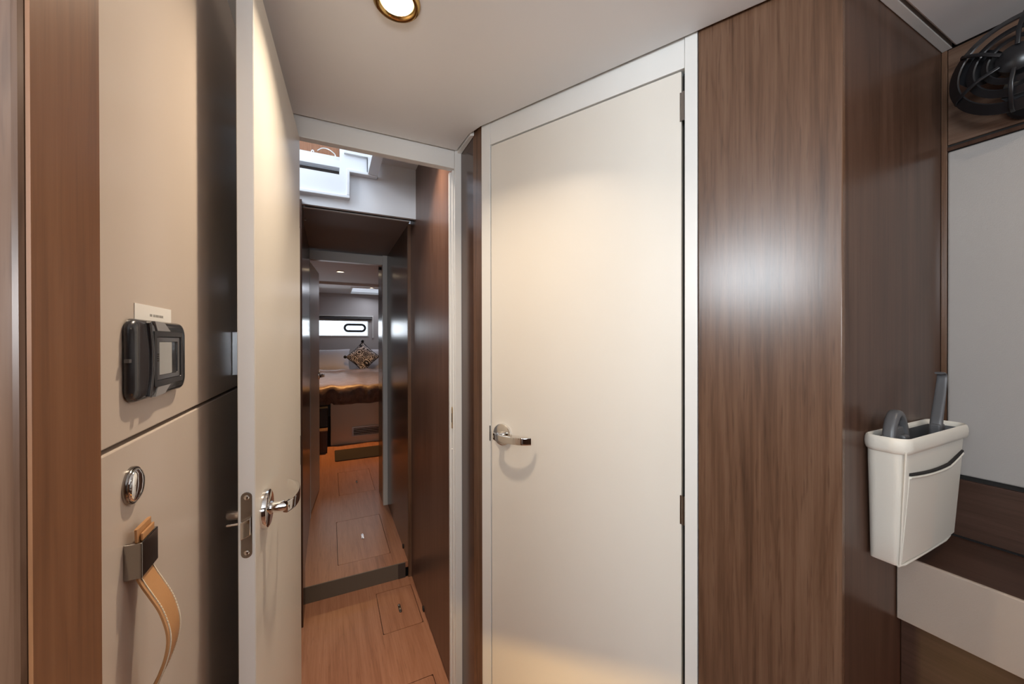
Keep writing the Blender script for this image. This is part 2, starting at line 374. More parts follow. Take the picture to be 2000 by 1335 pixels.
def lever(parent, xf, sgn, L=.106, out=.040, low=False):
    # local x along the door, y up, z out of the door face; sgn = lever direction along x
    rs = MB().lathe([(.0001, .0095), (.026, .0095), (.0295, .0075), (.0305, .003), (.0305, 0)], xf, 48).build('rosette', 'chrome', parent, smooth=35)
    MB().lathe([(.0105, .0095), (.0105, .0128), (.0088, .0130)], xf, 28, False, False).build('collar', 'chrome', rs, smooth=35)
    k = 22; pts = []; sc = []
    neck = [(0, .009), (0, .020), (0, out*.62)]
    path = [(sgn*0.0, .010), (sgn*0.0, .020), (sgn*.0005, out*.60), (sgn*.004, out*.80), (sgn*.012, out*.95), (sgn*.028, out*1.06), (sgn*.05, out*1.08), (sgn*.075, out*.98), (sgn*.098, out*.78), (sgn*L, out*.52)]
    n = MB(); sect = [(math.cos(2*PI*j/20), math.sin(2*PI*j/20)) for j in range(20)]
    n.lathe([(.0088, .0130), (.0088, out*.70), (.0070, out*.93)], xf, 28)
    lv = n.build('lever_neck', 'chrome', parent, smooth=40)
    m = MB(); P = [(sgn*-.0065, out*.78), (sgn*.004, out*.92), (sgn*.016, out*1.02), (sgn*.034, out*1.08), (sgn*.056, out*1.07), (sgn*.076, out*.98), (sgn*.093, out*.80), (sgn*L, out*.50)]
    # smooth the path
    Q = []
    for i in range(len(P)-1):
        p0 = P[max(i-1, 0)]; p1 = P[i]; p2 = P[i+1]; p3 = P[min(i+2, len(P)-1)]
        for t in range(5):
            t /= 5; Q.append(tuple(.5*((2*p1[j])+(p2[j]-p0[j])*t+(2*p0[j]-5*p1[j]+4*p2[j]-p3[j])*t*t+(-p0[j]+3*p1[j]-3*p2[j]+p3[j])*t**3) for j in (0, 1)))
    Q.append(P[-1])
    up = xf.to_3x3() @ Vector((0, 1, 0)); box = rrect(2, 2, .35, 3); N = len(Q)
    m.sweep([xf @ Vector((x, 0, z)) for x, z in Q], box, [(.0046-.0026*i/N, .0094) for i in range(N)], up)
    m.build('lever_blade', 'chrome', parent, smooth=30)
lever(d1, FD @ T(DW-.0565, .976, 0), -1)
# low thumb-turn handle on the hidden side
xf = FD @ T(DW-.05, .976, -DT) @ RY(PI)
r2 = MB().lathe([(.0001, .006), (.026, .006), (.029, .004), (.029, 0)], xf, 40).build('rosette', 'chrome', d1, smooth=35)
n = MB(); n.lathe([(.0085, .006), (.0085, .024), (.007, .026), (.0001, .0262)], xf, 24); n.build('privacy_turn', 'chrome', d1, smooth=40)
n = MB(); n.lathe([(.0026, .004), (.0026, .026), (.0001, .0285)], xf @ T(0, -.016, 0), 14); n.build('release_pin', 'chrome', d1, smooth=40)
for z in (.25, .95, 1.6):
    MB().lathe([(.005, -.04), (.005, .04)], T(hinge.x-.004, hinge.y-.004, z), 14).build('hinge', 'steel', d1, smooth=40)

# ------------------------------------------------------------------ angled wall B: frame + closed door
f2 = thing('trim_5', P1+UB*.29, 'white frame around the closed cabin door', 'door frame', kind='structure')
B(0, .0320, 0, CEIL+.03, -.05, 0).build('stile', 'white', f2, bevel=.0012, xf=FB)
B(.0323, .5495, 1.8130, CEIL+.03, -.05, -.0006).build('head', 'white', f2, bevel=.0012, xf=FB)
B(.5500, .5740, 0, CEIL+.03, -.05, .0015).build('stile', 'white', f2, bevel=.0012, xf=FB)
B(.5430, .5498, 0, 1.8128, -.05, -.020).build('rebate', 'gap', f2, xf=FB)
B(.0322, .0375, 0, 1.8128, -.05, -.016).build('rebate', 'riser', f2, xf=FB)
B(.0290, .0319, .962, 1.006, -.006, .0006).build('strike_plate', 'gap', f2, bevel=.0004, xf=FB)
d2 = thing('door_2', P1+UB*.29, 'closed cream cabin door with chrome lever on its left edge', 'door', kind='structure')
B(.0338, .5428, .012, 1.8100, -.026, -.003).build('leaf', 'door', d2, bevel=.0015, xf=FB)
lever(d2, FB @ T(.076, .987, -.003), 1)
for z in (1.735, .897):
    hg = MB().lathe([(.0034, -.030), (.0034, .030), (.0001, .0305)], T(*(FB @ Vector((.5464, 0, -.002)))) @ T(0, 0, z), 14).build('hinge', 'steel', d2, smooth=40)
    B(.5400, .5436, z-.030, z+.030, -.0035, -.0022, xf=FB).build('hinge_leaf', 'steel', hg)

# walnut column: angled face + dark face
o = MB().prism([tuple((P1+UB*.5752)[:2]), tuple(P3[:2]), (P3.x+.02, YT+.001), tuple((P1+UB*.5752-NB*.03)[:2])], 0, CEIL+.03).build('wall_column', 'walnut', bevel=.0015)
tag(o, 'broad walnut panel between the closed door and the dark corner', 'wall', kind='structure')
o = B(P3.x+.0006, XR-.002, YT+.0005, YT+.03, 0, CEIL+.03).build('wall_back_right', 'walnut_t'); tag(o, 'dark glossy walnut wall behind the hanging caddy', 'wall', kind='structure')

# ------------------------------------------------------------------ right hand wall and berth
o = B(XR+.004, XR+.05, -1.42, YT+.03, 0, CEIL+.03).build('wall_right', 'gap'); tag(o, 'dark backing of the right hand wall, seen in its panel joints', 'wall', kind='structure')
B(XR-.001, XR+.006, YT-.0085, YT+.0004, .85, CEIL+.002).build('corner_batten', 'walnut', o, bevel=.001)
B(XR, XR+.006, -1.38, YT-.0092, 1.668, CEIL+.001).build('wood_panel', 'walnut_h', o, bevel=.0008)
B(XR-.002, XR+.006, -1.38, YT-.0085, 1.6545, 1.6625).build('rail', 'walnut_b', o, bevel=.001)
B(XR-.001, XR+.008, -1.38, YT-.0092, .966, 1.6525).build('vinyl_panel', 'vinyl', o, bevel=.003)
B(XR-.003, XR+.006, -1.38, YT, .838, .9565).build('backsplash', 'walnut_hd', o, bevel=.001)
be = thing('berth', (1.09, -.5, 0), 'built-in berth side with tan front board and dark wood top', 'berth', kind='structure')
B(.986, XR-.003, -1.38, YT-.001, .79, .834).build('top_board', 'walnut_hd', be)
B(.978, .986, -1.38, YT-.001, .717, .839).build('front_board', 'vinyl_tan', be, bevel=.0015)
B(.998, 1.01, -1.38, YT-.001, 0, .717).build('kick_panel', 'walnut_hd', be)
o = B(.990, .9975, -1.2, .25, .055, .065).build('courtesy_light', emit('amber_led', (1, .45, .08, 1), 2.0)); tag(o, 'amber courtesy strip light low on the berth side', 'light')
area('courtesy_lamp_right', (.955, .12, .09), (0, .8, .6), .06, .06, 1.1, (1.0, .30, .03))

# room behind the camera (closed; lit by its hull window, a downlight and an added fill lamp)
o = MB().slab((-1.38, .28), (0, CEIL+.03), -.03, 0, [(-.80, -.12, 1.48, 1.83)], frame3((-1.2, 0, 0), (0, 1, 0), (1, 0, 0))).build('wall_left', 'vinyl'); tag(o, 'pale hull side wall left of the camera, with a window', 'wall', kind='structure')
w = thing('window_1', (-1.2, -.46, 1.52), 'hull window behind the camera', 'window', kind='structure')
wf = MB().slab((-.82, -.10), (1.46, 1.85), 0, .012, [(-.78, -.14, 1.50, 1.82)], frame3((-1.2, 0, 0), (0, 1, 0), (1, 0, 0))).build('window_frame', 'white', w)
B(-1.215, -1.21, -.79, -.13, 1.49, 1.825).build('pane', 'glass', w)
o = B(-1.23, XR+.05, -1.43, -1.40, 0, CEIL+.03).build('wall_back', 'walnut_b'); tag(o, 'dark wall behind the camera', 'wall', kind='structure')

# wooden post and bulkhead at the left picture edge
o = B(-1.2, -.1402, .28, .345, 0, CEIL+.03).build('wall_front_left', 'walnut', bevel=.004, seg=3); tag(o, 'blurred walnut post at the left edge of the picture', 'wall', kind='structure')
B(-.1402, -.1385, .282, .3465, 0, CEIL+.0).build('warm_lit_face', 'post_lit', o)

# ------------------------------------------------------------------ tall cabinet on the left
cb = thing('tall_cabinet', (XC-.2, .8, 0), 'tall beige gloss cabinet with leather strap handle and chrome button', 'cabinet')
B(XC-.40, XC-.02, .349, YA, .0, CEIL+.03).build('carcass', 'brown_dark', cb)
B(XC-.019, XC, .349, YA-.012, 1.1615, CEIL+.02).build('upper_panel', 'cabinet', cb, bevel=.0012)
lo = B(XC-.019, XC, .349, YA-.012, .02, 1.1570).build('lower_panel', 'cabinet', cb, bevel=.0015)
xfc = frame3((XC, .4645, 1.1170), (0, -1, 0), (1, 0, 0))
kb = MB().lathe([(.0172, 0), (.0172, .002), (.0166, .0032), (.0155, .0032), (.0152, .002)], xfc, 40, True, False).build('push_button_ring', 'steel', cb, smooth=35)
MB().lathe([(.0150, .002), (.0150, .0040), (.0138, .0056), (.0095, .0070), (.004, .0077), (.0001, .0079)], xfc, 40).build('push_button', 'chrome', kb, smooth=60)
# strap handle: two brackets, strap, stitching
def bracket(zc):
    x0 = XC; m = MB()
    y0, y1 = .4495, .4850
    yc, hw = (y0+y1)/2, (y1-y0)/2
    m.box(x0, x0+.0122, y0, y0+.004, zc-.016, zc+.016); m.box(x0, x0+.0122, y1-.004, y1, zc-.016, zc+.016); m.box(x0+.0105, x0+.0128, y0, y1, zc-.016, zc+.016)
    return m.build('strap_bracket', 'steel', cb, bevel=.0008)
ZB1, ZB2 = 1.052, .892
bracket(ZB1); bracket(ZB2)
yc = .4672; sp = []
prof = [(XC+.0075, ZB1+.0275), (XC+.0080, ZB1+.010), (XC+.0080, ZB1-.014), (XC+.0110, ZB1-.024), (XC+.0165, ZB1-.036), (XC+.0235, ZB1-.052), (XC+.0282, ZB1-.070), (XC+.0292, ZB1-.083), (XC+.0272, ZB1-.097), (XC+.0225, ZB1-.112), (XC+.0160, ZB1-.127), (XC+.0115, ZB1-.139), (XC+.0080, ZB2+.010), (XC+.008, ZB2-.026)]
def catmull(P, k=5):
    Q = []
    for i in range(len(P)-1):
        p0 = P[max(i-1, 0)]; p1 = P[i]; p2 = P[i+1]; p3 = P[min(i+2, len(P)-1)]
        for t in range(k):
            t /= k; Q.append(tuple(.5*((2*p1[j])+(p2[j]-p0[j])*t+(2*p0[j]-5*p1[j]+4*p2[j]-p3[j])*t*t+(-p0[j]+3*p1[j]-3*p2[j]+p3[j])*t**3) for j in range(len(p1))))
    Q.append(tuple(P[-1])); return Q
Q = catmull(prof, 6)
st = MB().sweep([(x, yc, z) for x, z in Q], rrect(2, 2, .5, 3), (.0016, .0150), Vector((0, 1, 0))).build('strap', 'strap', cb, smooth=40)
for zz, s in ((ZB1+.020, 1), (ZB2-.020, -1)):
    B(XC+.0098, XC+.0118, yc-.0130, yc+.0130, min(zz-.004*s, zz+.003*s), max(zz-.004*s, zz+.003*s)).build('strap_end', 'strap', st, bevel=.001)
th = MB(); acc = 0
for i in range(14, len(Q)-14):
    x, z = Q[i]; dx, dz = Q[i+1][0]-x, Q[i+1][1]-z; L = math.hypot(dx, dz); t = Vector((dx, 0, dz)).normalized(); nn = Vector((-t.z, 0, t.x))
    if nn.x < 0: nn = -nn
    k = max(1, int(L/.0042))
    for j in range(k):
        p = Vector((x, 0, z))+t*(L*j/k)+nn*.0017
        for s in (-1, 1):
            q = p+Vector((0, yc+s*.0122, 0))
            th.box(-.0011, .0011, -.00045, .00045, -.0003, .0005, Matrix(((t.x, 0, nn.x, q.x), (0, 1, 0, q.y), (t.z, 0, nn.z, q.z), (0, 0, 0, 1))))
o = th.build('stitching', 'thread', st); o['kind'] = 'stuff'
B(XC, XC+.010, .862, .874, 1.186, 1.268).build('catch_strip', 'alu', cb, bevel=.001)
B(XC+.010, XC+.0108, .864, .869, 1.225, 1.231).build('catch_slot', 'gap', cb)

# ------------------------------------------------------------------ control panel (switch plate) and paper label
PY, PZ = .5155, 1.2325; PW, PH = .128, .077
FP = frame3((XC+.0001, PY, PZ), (0, 1, 0), (1, 0, 0)) @ Matrix.Scale(.72, 4, (0, 0, 1))       # local x = +y (away), y up, z out
cp = thing('control_panel', (XC, PY, PZ-.04), 'black bulging control panel with a small grey screen on the beige cabinet', 'control panel')
m = MB(); rings = []
def bulged(w, h, bul, r=.010):
    pts = []
    base = rrect(w, h, r, 6)
    for x, y in base:
        k = 1-(2*y/h)**2; s = 1 if x > 0 else -1
        pts.append((x+s*bul*max(k, 0)*(1 if abs(x) > w/2-r*1.01 else 0), y))
    return pts
for sc, z in ((.97, 0), (1.0, .002), (1.0, .005), (.975, .0085), (.93, .0112), (.86, .0128)):
    rings.append([FP @ Vector((x*(1-(1-sc)*.75), y*sc, z)) for x, y in bulged(PW, PH, .006)])
m.loft(rings); body = m.build('plate_body', 'charcoal', cp, smooth=35)
# raised centre frame with a stepped recess
def ring_frame(ow, oh, iw, ih, z0, z1, xo=0, yo=0, r=.002):
    mm = MB(); a = rrect(ow, oh, r, 4); c = rrect(iw, ih, min(r, .0015), 4); n = len(a); v = []
    for z in (z0, z1):
        v += [FP @ Vector((x+xo, y+yo, z)) for x, y in a]+[FP @ Vector((x+xo, y+yo, z)) for x, y in c]
    f = []
    for i in range(n):
        j = (i+1) % n
        f += [(2*n+i, 2*n+j, 3*n+j, 3*n+i), (i, n+i, n+j, j), (i, j, 2*n+j, 2*n+i), (n+i, 3*n+i, 3*n+j, n+j)]
    return mm.add(v, f)
XO = .009
fr = ring_frame(.078, .056, .066, .044, .0120, .0148, XO).build('bezel', 'black_plastic', cp, bevel=.0007)
fr2 = ring_frame(.0655, .0435, .050, .034, .0118, .0136, XO).build('inner_bezel', 'charcoal', cp, bevel=.0005)
MB().prism([(x+XO-.008, y) for x, y in rrect(.033, .0335, .001, 3)], .0116, .0134, FP).build('screen', 'screen', fr2)
B(.0088+XO, .0247+XO, -.0167, .0167, .0116, .0122, xf=FP).build('screen_border', 'black_plastic', fr2)
for i in range(4): B(-.0308+XO, -.0268+XO, .0015+i*.0022-.004, .0026+i*.0022-.004, .0136, .0140, xf=FP).build('vent_slot', 'gap', fr2)
for s in (1, -1):      # reflected highlights put in as grey pieces above and below the bezel
    MB().prism([(-.036+XO, s*.0375), (-.012+XO, s*.0365), (.004+XO, s*.0282), (-.030+XO, s*.0282)], .0095, .0140, FP).build('highlight_stripe', 'highlight_grey', cp)
arc = catmull([(-.040, .036), (-.035, .018), (-.0335, 0), (-.035, -.018), (-.040, -.036)], 6)
MB().sweep([FP @ Vector((x, y, .0125)) for x, y in arc], rrect(2, 2, .6, 3), (.0030, .0022), FP.to_3x3() @ Vector((0, 0, 1))).build('side_ridge', 'charcoal', cp, smooth=40)
B(-.0705, -.066, -.0016, .0016, .004, .0088, xf=FP).build('release_notch', 'grey_plastic', cp)
pl = thing('paper_label', (XC, .516, 1.27), 'small white paper label tucked above the black control panel', 'label')
B(-.0450, .0450, -.010, .0235, .0001, .0006, xf=frame3((XC, .5175, 1.2630), (0, 1, 0), (1, 0, 0))).build('card', 'paper', pl)
for a, c in ((-.012, -.0065), (-.004, .001), (.002, .010), (.011, .0165), (.0172, .0215)):
    B(a, c, .0125, .0150, .0006, .0007, xf=frame3((XC, .5175, 1.2630), (0, 1, 0), (1, 0, 0))).build('printed_mark', 'ink', pl)

# ------------------------------------------------------------------ downlight
def downlight(name, loc, r, watts, color, label, lens, group=None, ringmat='brass', spread=132):
    t = thing(name, (loc[0], loc[1], loc[2]-.006), label, 'ceiling light', group)
    xf = T(*loc)
    MB().lathe([(r, .0), (r, -.003), (r*.93, -.0062), (r*.80, -.0068), (r*.70, -.004), (r*.66, .0)], xf, 48, False, False).build('trim_ring', ringmat, t, smooth=50)
    MB().lathe([(r*.67, -.001), (r*.67, -.0022), (r*.50, -.0034), (.0001, -.004)], xf, 40).build('lens', lens, t, smooth=50)
    a = area('downlight_lamp', (loc[0], loc[1], loc[2]-.009), (0, 0, -1), r*.9, r*.9, watts, color, 'DISK', spread)
    return t
downlight('ceiling_light', (.112, .708, CEIL), .042, 3.5, WARM, 'round recessed ceiling light with gold ring, lit, above the open door', 'lens')
downlight('ceiling_light', (.255, 1.40, 2.10), .042, 3.4, WARM, 'added unseen downlight brightening the lower passage, hidden above its doorway', 'lens', spread=85)  # unseen lamp added to lift the passage floor and wall
downlight('ceiling_light', (.76, -.10, CEIL), .042, 1.3, WARM, 'round recessed ceiling light behind the camera', 'lens', spread=165)

# hooded amber courtesy light low on the left; its hood limits the glow on the closed door
SL = Vector((-.13, .42, .06)); A1 = Vector((.404, 1.015, .330)); A2 = Vector((.656, .545, .470))
nl = (A1-SL).cross(A2-SL).normalized(); nl = nl if nl.z > 0 else -nl
tl = ((A1+A2)/2-SL).normalized(); sl = nl.cross(tl)
XL = Matrix(((tl.x, sl.x, nl.x, SL.x), (tl.y, sl.y, nl.y, SL.y), (tl.z, sl.z, nl.z, SL.z), (0, 0, 0, 1)))
cl = thing('courtesy_light', SL-Vector((0, 0, .02)), 'hooded amber courtesy light low beside the post, below the picture', 'light')
B(-.012, .075, -.05, .05, .0002, .0020, xf=XL).build('hood', 'alu', cl)
B(-.012, -.002, -.05, .05, -.014, .0000, xf=XL).build('housing', 'alu', cl)
B(-.002, -.0015, -.03, .03, -.007, -.002, xf=XL).build('led', emit('amber_led_left', (1, .6, .2, 1), 3.0), cl)
al = area('courtesy_lamp_left', XL @ Vector((.0005, 0, -.0045)), tl-nl*.15, .06, .005, .6, (1.0, .62, .22), spread=80)
al.matrix_world = XL @ T(.0005, 0, -.0045) @ Matrix(((0, 0, -1, 0), (1, 0, 0, 0), (0, -1, 0, 0), (0, 0, 0, 1)))

# ------------------------------------------------------------------ fan on the right wall
FC = Vector((1.112, .206, 1.753)); xff = frame3(FC, (0, 1, 0), (-1, 0, 0))
fan = thing('cabin_fan', (XR, .206, 1.67), 'black cabin fan with ringed cage on the right wall', 'fan')
for Ro, Ri, za, zb in ((.086, .071, -.012, .004), (.061, .050, .000, .009), (.041, .033, .006, .013)):
    MB().lathe([(Ro, za), (Ro+.0005, za+.003), (Ri+.001, zb+.0015), (Ri-.001, zb), (Ro-.0025, za), (Ro, za)], xff, 56, False, False).build('cage_ring', 'black_plastic', fan, smooth=40)
MB().lathe([(.022, -.03), (.026, .004), (.024, .014), (.014, .020), (.0001, .021)], xff, 40).build('hub', 'black_plastic', fan, smooth=40)
for k in range(6):
    a = k*PI/3+.62
    MB().sweep([xff @ Vector((math.cos(a)*r, math.sin(a)*r, z)) for r, z in ((.020, .018), (.044, .0215), (.063, .014), (.082, .001), (.0855, -.012))], rrect(2, 2, .5, 3), (.0030, .0018), Vector((-1, 0, 0))).build('cage_spoke', 'black_plastic', fan, smooth=40)
for k in range(3):
    a = k*2*PI/3+.35; m = MB(); rings = []
    for r, wd, tw in ((.018, .014, .5), (.035, .024, .42), (.055, .030, .34), (.072, .020, .28), (.076, .008, .25)):
        c0 = Vector((math.cos(a), math.sin(a), 0)); c1 = Vector((-math.sin(a), math.cos(a), 0))
        rings.append([xff @ (c0*r+c1*(wd*s1)+Vector((0, 0, -.014+wd*s1*tw+th_))) for s1, th_ in ((-1, -.0006), (1, -.0006), (1, .0006), (-1, .0006))])
    m.loft(rings).build('blade', 'black_plastic', fan, smooth=30)
MB().lathe([(.020, -.055), (.022, -.03)], xff, 28).build('motor_housing', 'black_plastic', fan, smooth=40)
MB().tube([(XR, .206, 1.70), (XR-.02, .206, 1.70), (XR-.035, .206, 1.72), (XR-.035, .206, 1.748)], .006).build('bracket_arm', 'black_plastic', fan, smooth=40)
MB().lathe([(.030, -.002), (.030, .006), (.026, .010), (.0001, .010)], frame3((XR, .206, 1.70), (0, 1, 0), (-1, 0, 0)), 32).build('wall_base', 'black_plastic', fan, smooth=40)

# ------------------------------------------------------------------ hanging caddy
def caddy_ring(z, x0, x1, y0, y1, r, inset=0):
    pts = rrect((x1-x0)-2*inset, (y1-y0)-2*inset, max(r-inset, .003), 7)
    return [Vector(((x0+x1)/2+a, (y0+y1)/2+b, z)) for a, b in pts]
cad = thing('hanging_caddy', (.96, .30, .87), 'cream leather storage caddy hanging on the dark walnut wall', 'caddy')
YB = YT-.002
lev = [(.866, .865, 1.088, .282, YB, .006), (.872, .861, 1.092, .280, YB, .010), (.92, .856, 1.098, .276, YB, .013), (.98, .852, 1.106, .272, YB, .014), (1.04, .847, 1.114, .269, YB, .015), (1.078, .845, 1.118, .267, YB, .016)]
m = MB(); m.loft([caddy_ring(*l) for l in lev], True, False)
inn = [caddy_ring(z, a, b_, c_, d_, r, .004) for z, a, b_, c_, d_, r in reversed(lev[2:])]
m2 = MB(); m2.loft([caddy_ring(*lev[-1])]+inn, False, True)
body = m.build('body', 'leather', cad, smooth=50); m2.build('lining', 'grey_plastic', body, smooth=50)
rim = caddy_ring(1.076, .843, 1.121, .2655, YB, .018); ring = []
for k, p in enumerate(rim):
    pass
cxy = Vector(((.839+1.112)/2, (.262+YB)/2, 1.076)); m = MB(); rr = []
for k in range(len(rim)):
    p = rim[k]; t = (rim[(k+1) % len(rim)]-rim[k-1]).normalized(); out = Vector((t.y, -t.x, 0))
    rr.append([p+out*(.0040*math.cos(a))+Vector((0, 0, .0130*math.sin(a)-.002)) for a in [2*PI*j/12 for j in range(12)]])
rr.append(rr[0]); m.loft(rr, False, False); m.build('rolled_rim', 'leather', cad, smooth=60)
# front pocket with piped edge
def front_y(z): return .281-(z-.866)*(.281-.267)/(1.078-.866)
pk = MB(); pts_t = [(.864+i*(1.096-.864)/10, 1.0205-.006*math.sin(PI*i/10)+(.010*max(0, i-7)/3)) for i in range(11)]
rows = []
for j in range(7):
    row = []
    for i, (x, zt) in enumerate(pts_t):
        z = .874+(zt-.874)*j/6; bul = .0035*math.sin(PI*min(max(i/10, .02), .98))**.5
        row.append(Vector((x+.002, front_y(z)-.0012-bul, z)))
    rows.append(row)
back = [[p+Vector((0, .0025, 0)) for p in r] for r in rows]
n = 11; v = [p for r in rows for p in r]+[p for r in back for p in r]; f = []
for j in range(6):
    for i in range(10): a = j*n+i; f.append((a, a+1, a+n+1, a+n)); b0 = 77; f.append((b0+a, b0+a+n, b0+a+n+1, b0+a+1))
for i in range(10): a = 66+i; f.append((a, a+1, 77+a+1, 77+a)); f.append((i, 77+i, 78+i, i+1))
for j in range(6): a = j*n; f.append((a, a+n, 77+a+n, 77+a)); a += 10; f.append((a, 77+a, 77+a+n, a+n))
pocket = MB().add(v, f).build('pocket', 'leather', cad, smooth=60)
MB().tube([p+Vector((0, -.0005, .0008)) for p in rows[-1]], .0022, 8).build('piping', 'leather', pocket, smooth=60)
MB().tube([p+Vector((0, -.0018+.0022, .0055)) for p in rows[-1]], .0026, 8).build('pocket_opening', 'gap', pocket, smooth=60)
MB().tube([(.864, .282, .868), (.88, .2800, .867), (.97, .2795, .867), (1.06, .2800, .867), (1.088, .282, .869)], .0022, 8).build('bottom_piping', 'leather', cad, smooth=60)
MB().tube([(.8655-(z-.868)*.09, front_y(z)-.0003, z) for z in (.868, .90, .95, 1.0, 1.04, 1.066)], .0016, 8).build('corner_seam', 'leather', cad, smooth=60)
# things in the caddy
hb = thing('grip_handle', (.845, .295, 1.05), 'dark grey rounded plastic grip sticking out of the left end of the caddy', 'handle')
m = MB(); loop = [(.858, .292, 1.03), (.857, .292, 1.075), (.864, .292, 1.104), (.879, .292, 1.122), (.896, .2925, 1.117), (.909, .293, 1.096), (.916, .293, 1.07), (.918, .293, 1.03)]
m.sweep(catmull(loop, 5), rrect(2, 2, .7, 4), (.0065, .0085), Vector((0, 1, 0))).build('loop', 'grey_plastic', hb, smooth=50)
B(.866, .910, .288, .296, 1.03, 1.100).build('web', 'grey_plastic', hb, bevel=.003)
B(.886, .906, .280, .290, 1.03, 1.086).build('trigger', 'grey_plastic', hb, bevel=.004)
hk = thing('hook_handle', (1.05, .29, 1.05), 'tall grey plastic handle with bent tip standing in the right end of the caddy', 'handle')
m = MB(); pts = catmull([(1.040, .288, 1.03), (1.044, .288, 1.085), (1.052, .288, 1.112), (1.062, .288, 1.140), (1.070, .288, 1.166), (1.072, .288, 1.181), (1.066, .288, 1.186), (1.058, .288, 1.186)], 5)
N = len(pts); m.sweep(pts, rrect(2, 2, .6, 4), [(.0065-.0045*min(1, i/(N*.45)), .009-.003*i/N) for i in range(N)], Vector((0, 1, 0))).build('shaft', 'grey_plastic', hk, smooth=50)
B(1.035, 1.060, .280, .295, 1.03, 1.090).build('socket', 'grey_plastic', hk, bevel=.003)

# ------------------------------------------------------------------ lower passage
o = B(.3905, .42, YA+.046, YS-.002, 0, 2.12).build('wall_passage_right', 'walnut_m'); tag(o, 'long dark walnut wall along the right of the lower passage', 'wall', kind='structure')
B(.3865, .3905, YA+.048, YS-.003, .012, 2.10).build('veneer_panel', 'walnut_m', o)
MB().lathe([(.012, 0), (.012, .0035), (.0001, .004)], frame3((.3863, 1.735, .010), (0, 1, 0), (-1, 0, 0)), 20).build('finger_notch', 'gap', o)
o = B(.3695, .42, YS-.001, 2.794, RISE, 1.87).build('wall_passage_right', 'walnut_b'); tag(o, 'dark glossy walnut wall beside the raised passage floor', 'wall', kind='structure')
B(.3700, .3900, YS-.012, YS+.002, 0, 1.87).build('joint_strip', 'walnut', o, bevel=.001)
MB().lathe([(.012, 0), (.012, .0035), (.0001, .004)], frame3((.3693, 2.17, RISE+.010), (0, 1, 0), (-1, 0, 0)), 20).build('finger_notch', 'gap', o)
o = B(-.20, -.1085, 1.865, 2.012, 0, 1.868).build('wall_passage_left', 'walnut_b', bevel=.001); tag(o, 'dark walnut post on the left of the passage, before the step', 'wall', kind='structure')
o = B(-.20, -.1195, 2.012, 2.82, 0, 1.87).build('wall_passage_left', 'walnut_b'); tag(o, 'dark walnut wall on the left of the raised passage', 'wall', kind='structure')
o = B(-.62, -.60, .9, 2.0, 0, 2.6).build('wall_stairwell', 'white'); tag(o, 'pale side wall of the stairwell hidden behind the open door', 'wall', kind='structure')
o = B(-.62, -.20, 1.95, 2.0, 0, 1.868).build('wall_stairwell', 'white'); tag(o, 'pale end wall of the stairwell hidden behind the open door', 'wall', kind='structure')
o = B(-.62, -.40, YA+.052, YA+.07, 0, 2.3).build('wall_stairwell', 'walnut_b'); tag(o, 'dark bulkhead behind the tall cabinet', 'wall', kind='structure')
# soffit
o = MB().slab((-.62, .3866), (1.856, 2.12), -.020, 0, [(-.7, .0405, 2.0045, 2.0335), (-.7, .0425, 2.0675, 2.5)], frame3((0, 1.886, 0), (1, 0, 0), (0, -1, 0))).build('wall_soffit', 'gelcoat'); tag(o, 'white panel above the lower passage opening', 'wall', kind='structure')
B(-.1, .3866, 1.9062, 1.945, 1.862, 2.0).build('shadow_gap', 'gap', o)
o = MB().slab((-.62, .40), (YA+.02, 1.93), 2.10, 2.14, [(-.7, .16, 1.0, 1.849), (-.7, .06, 1.84, 2.0)], I4).build('ceiling', 'ceiling'); tag(o, 'pale ceiling of the lower passage around the companionway opening', 'ceiling', kind='structure')
o = B(-.62, .40, YA+.052, YA+.075, CEIL, 2.14).build('wall_passage_head', 'ceiling'); tag(o, 'inner face above the passage doorway', 'wall', kind='structure')
o = B(-.20, .3690, 1.955, 2.81, 1.858, 1.90).build('ceiling', 'taupe'); tag(o, 'low taupe ceiling over the raised passage', 'ceiling', kind='structure')
B(-.108, .368, 1.940, 1.955, 1.857, 1.862).build('ceiling_lip', 'ceiling', o, bevel=.002)
B(-.112, -.104, 2.10, 2.112, 1.846, 1.858).build('door_catch', 'chrome', o)
o = B(-.62, .40, 1.95, 3.2, 2.06, 2.12).build('ceiling', 'white'); tag(o, 'white saloon sole above the passage', 'ceiling', kind='structure')

# companionway moulding
cw = thing('companionway_moulding', (-.1, 1.85, 1.904), 'white stepped moulding of the companionway above the passage', 'moulding', kind='structure')
FX = frame3((0, 1.8855, 0), (1, 0, 0), (0, -1, 0))
MB().slab((-.58, .158), (1.906, 2.30), 0, .020, [(.078, .30, 1.90, 2.026), (-.7, .041, 2.004, 2.034), (-.7, .043, 2.067, 2.5)], FX).build('stepped_panel', 'gelcoat', cw, bevel=.0015)
B(-.58, .0835, 1.898, 1.912, 0, .034, xf=FX).build('lower_lip', 'gelcoat', cw, bevel=.003)
B(.0695, .0835, 1.912, 2.024, 0, .034, xf=FX).build('side_lip', 'gelcoat', cw, bevel=.003)
B(.0695, .204, 2.018, 2.032, 0, .034, xf=FX).build('upper_lip', 'gelcoat', cw, bevel=.003)
B(.160, .204, YA+.08, 1.850, 2.022, 2.22).build('side_coaming', 'gelcoat', cw, bevel=.002)
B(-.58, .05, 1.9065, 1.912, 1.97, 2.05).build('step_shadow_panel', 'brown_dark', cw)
sc = thing('saloon_cabinet', (-.1, 2.62, 2.16), 'reddish wood saloon cabinet with curved chrome rail, seen through the companionway', 'cabinet')
B(-.6, .0575, 2.62, 3.0, 2.16, 2.75).build('body', 'teak', sc)
B(.0580, .60, 2.60, 3.0, 2.16, 2.75).build('white_side', 'gelcoat', sc)
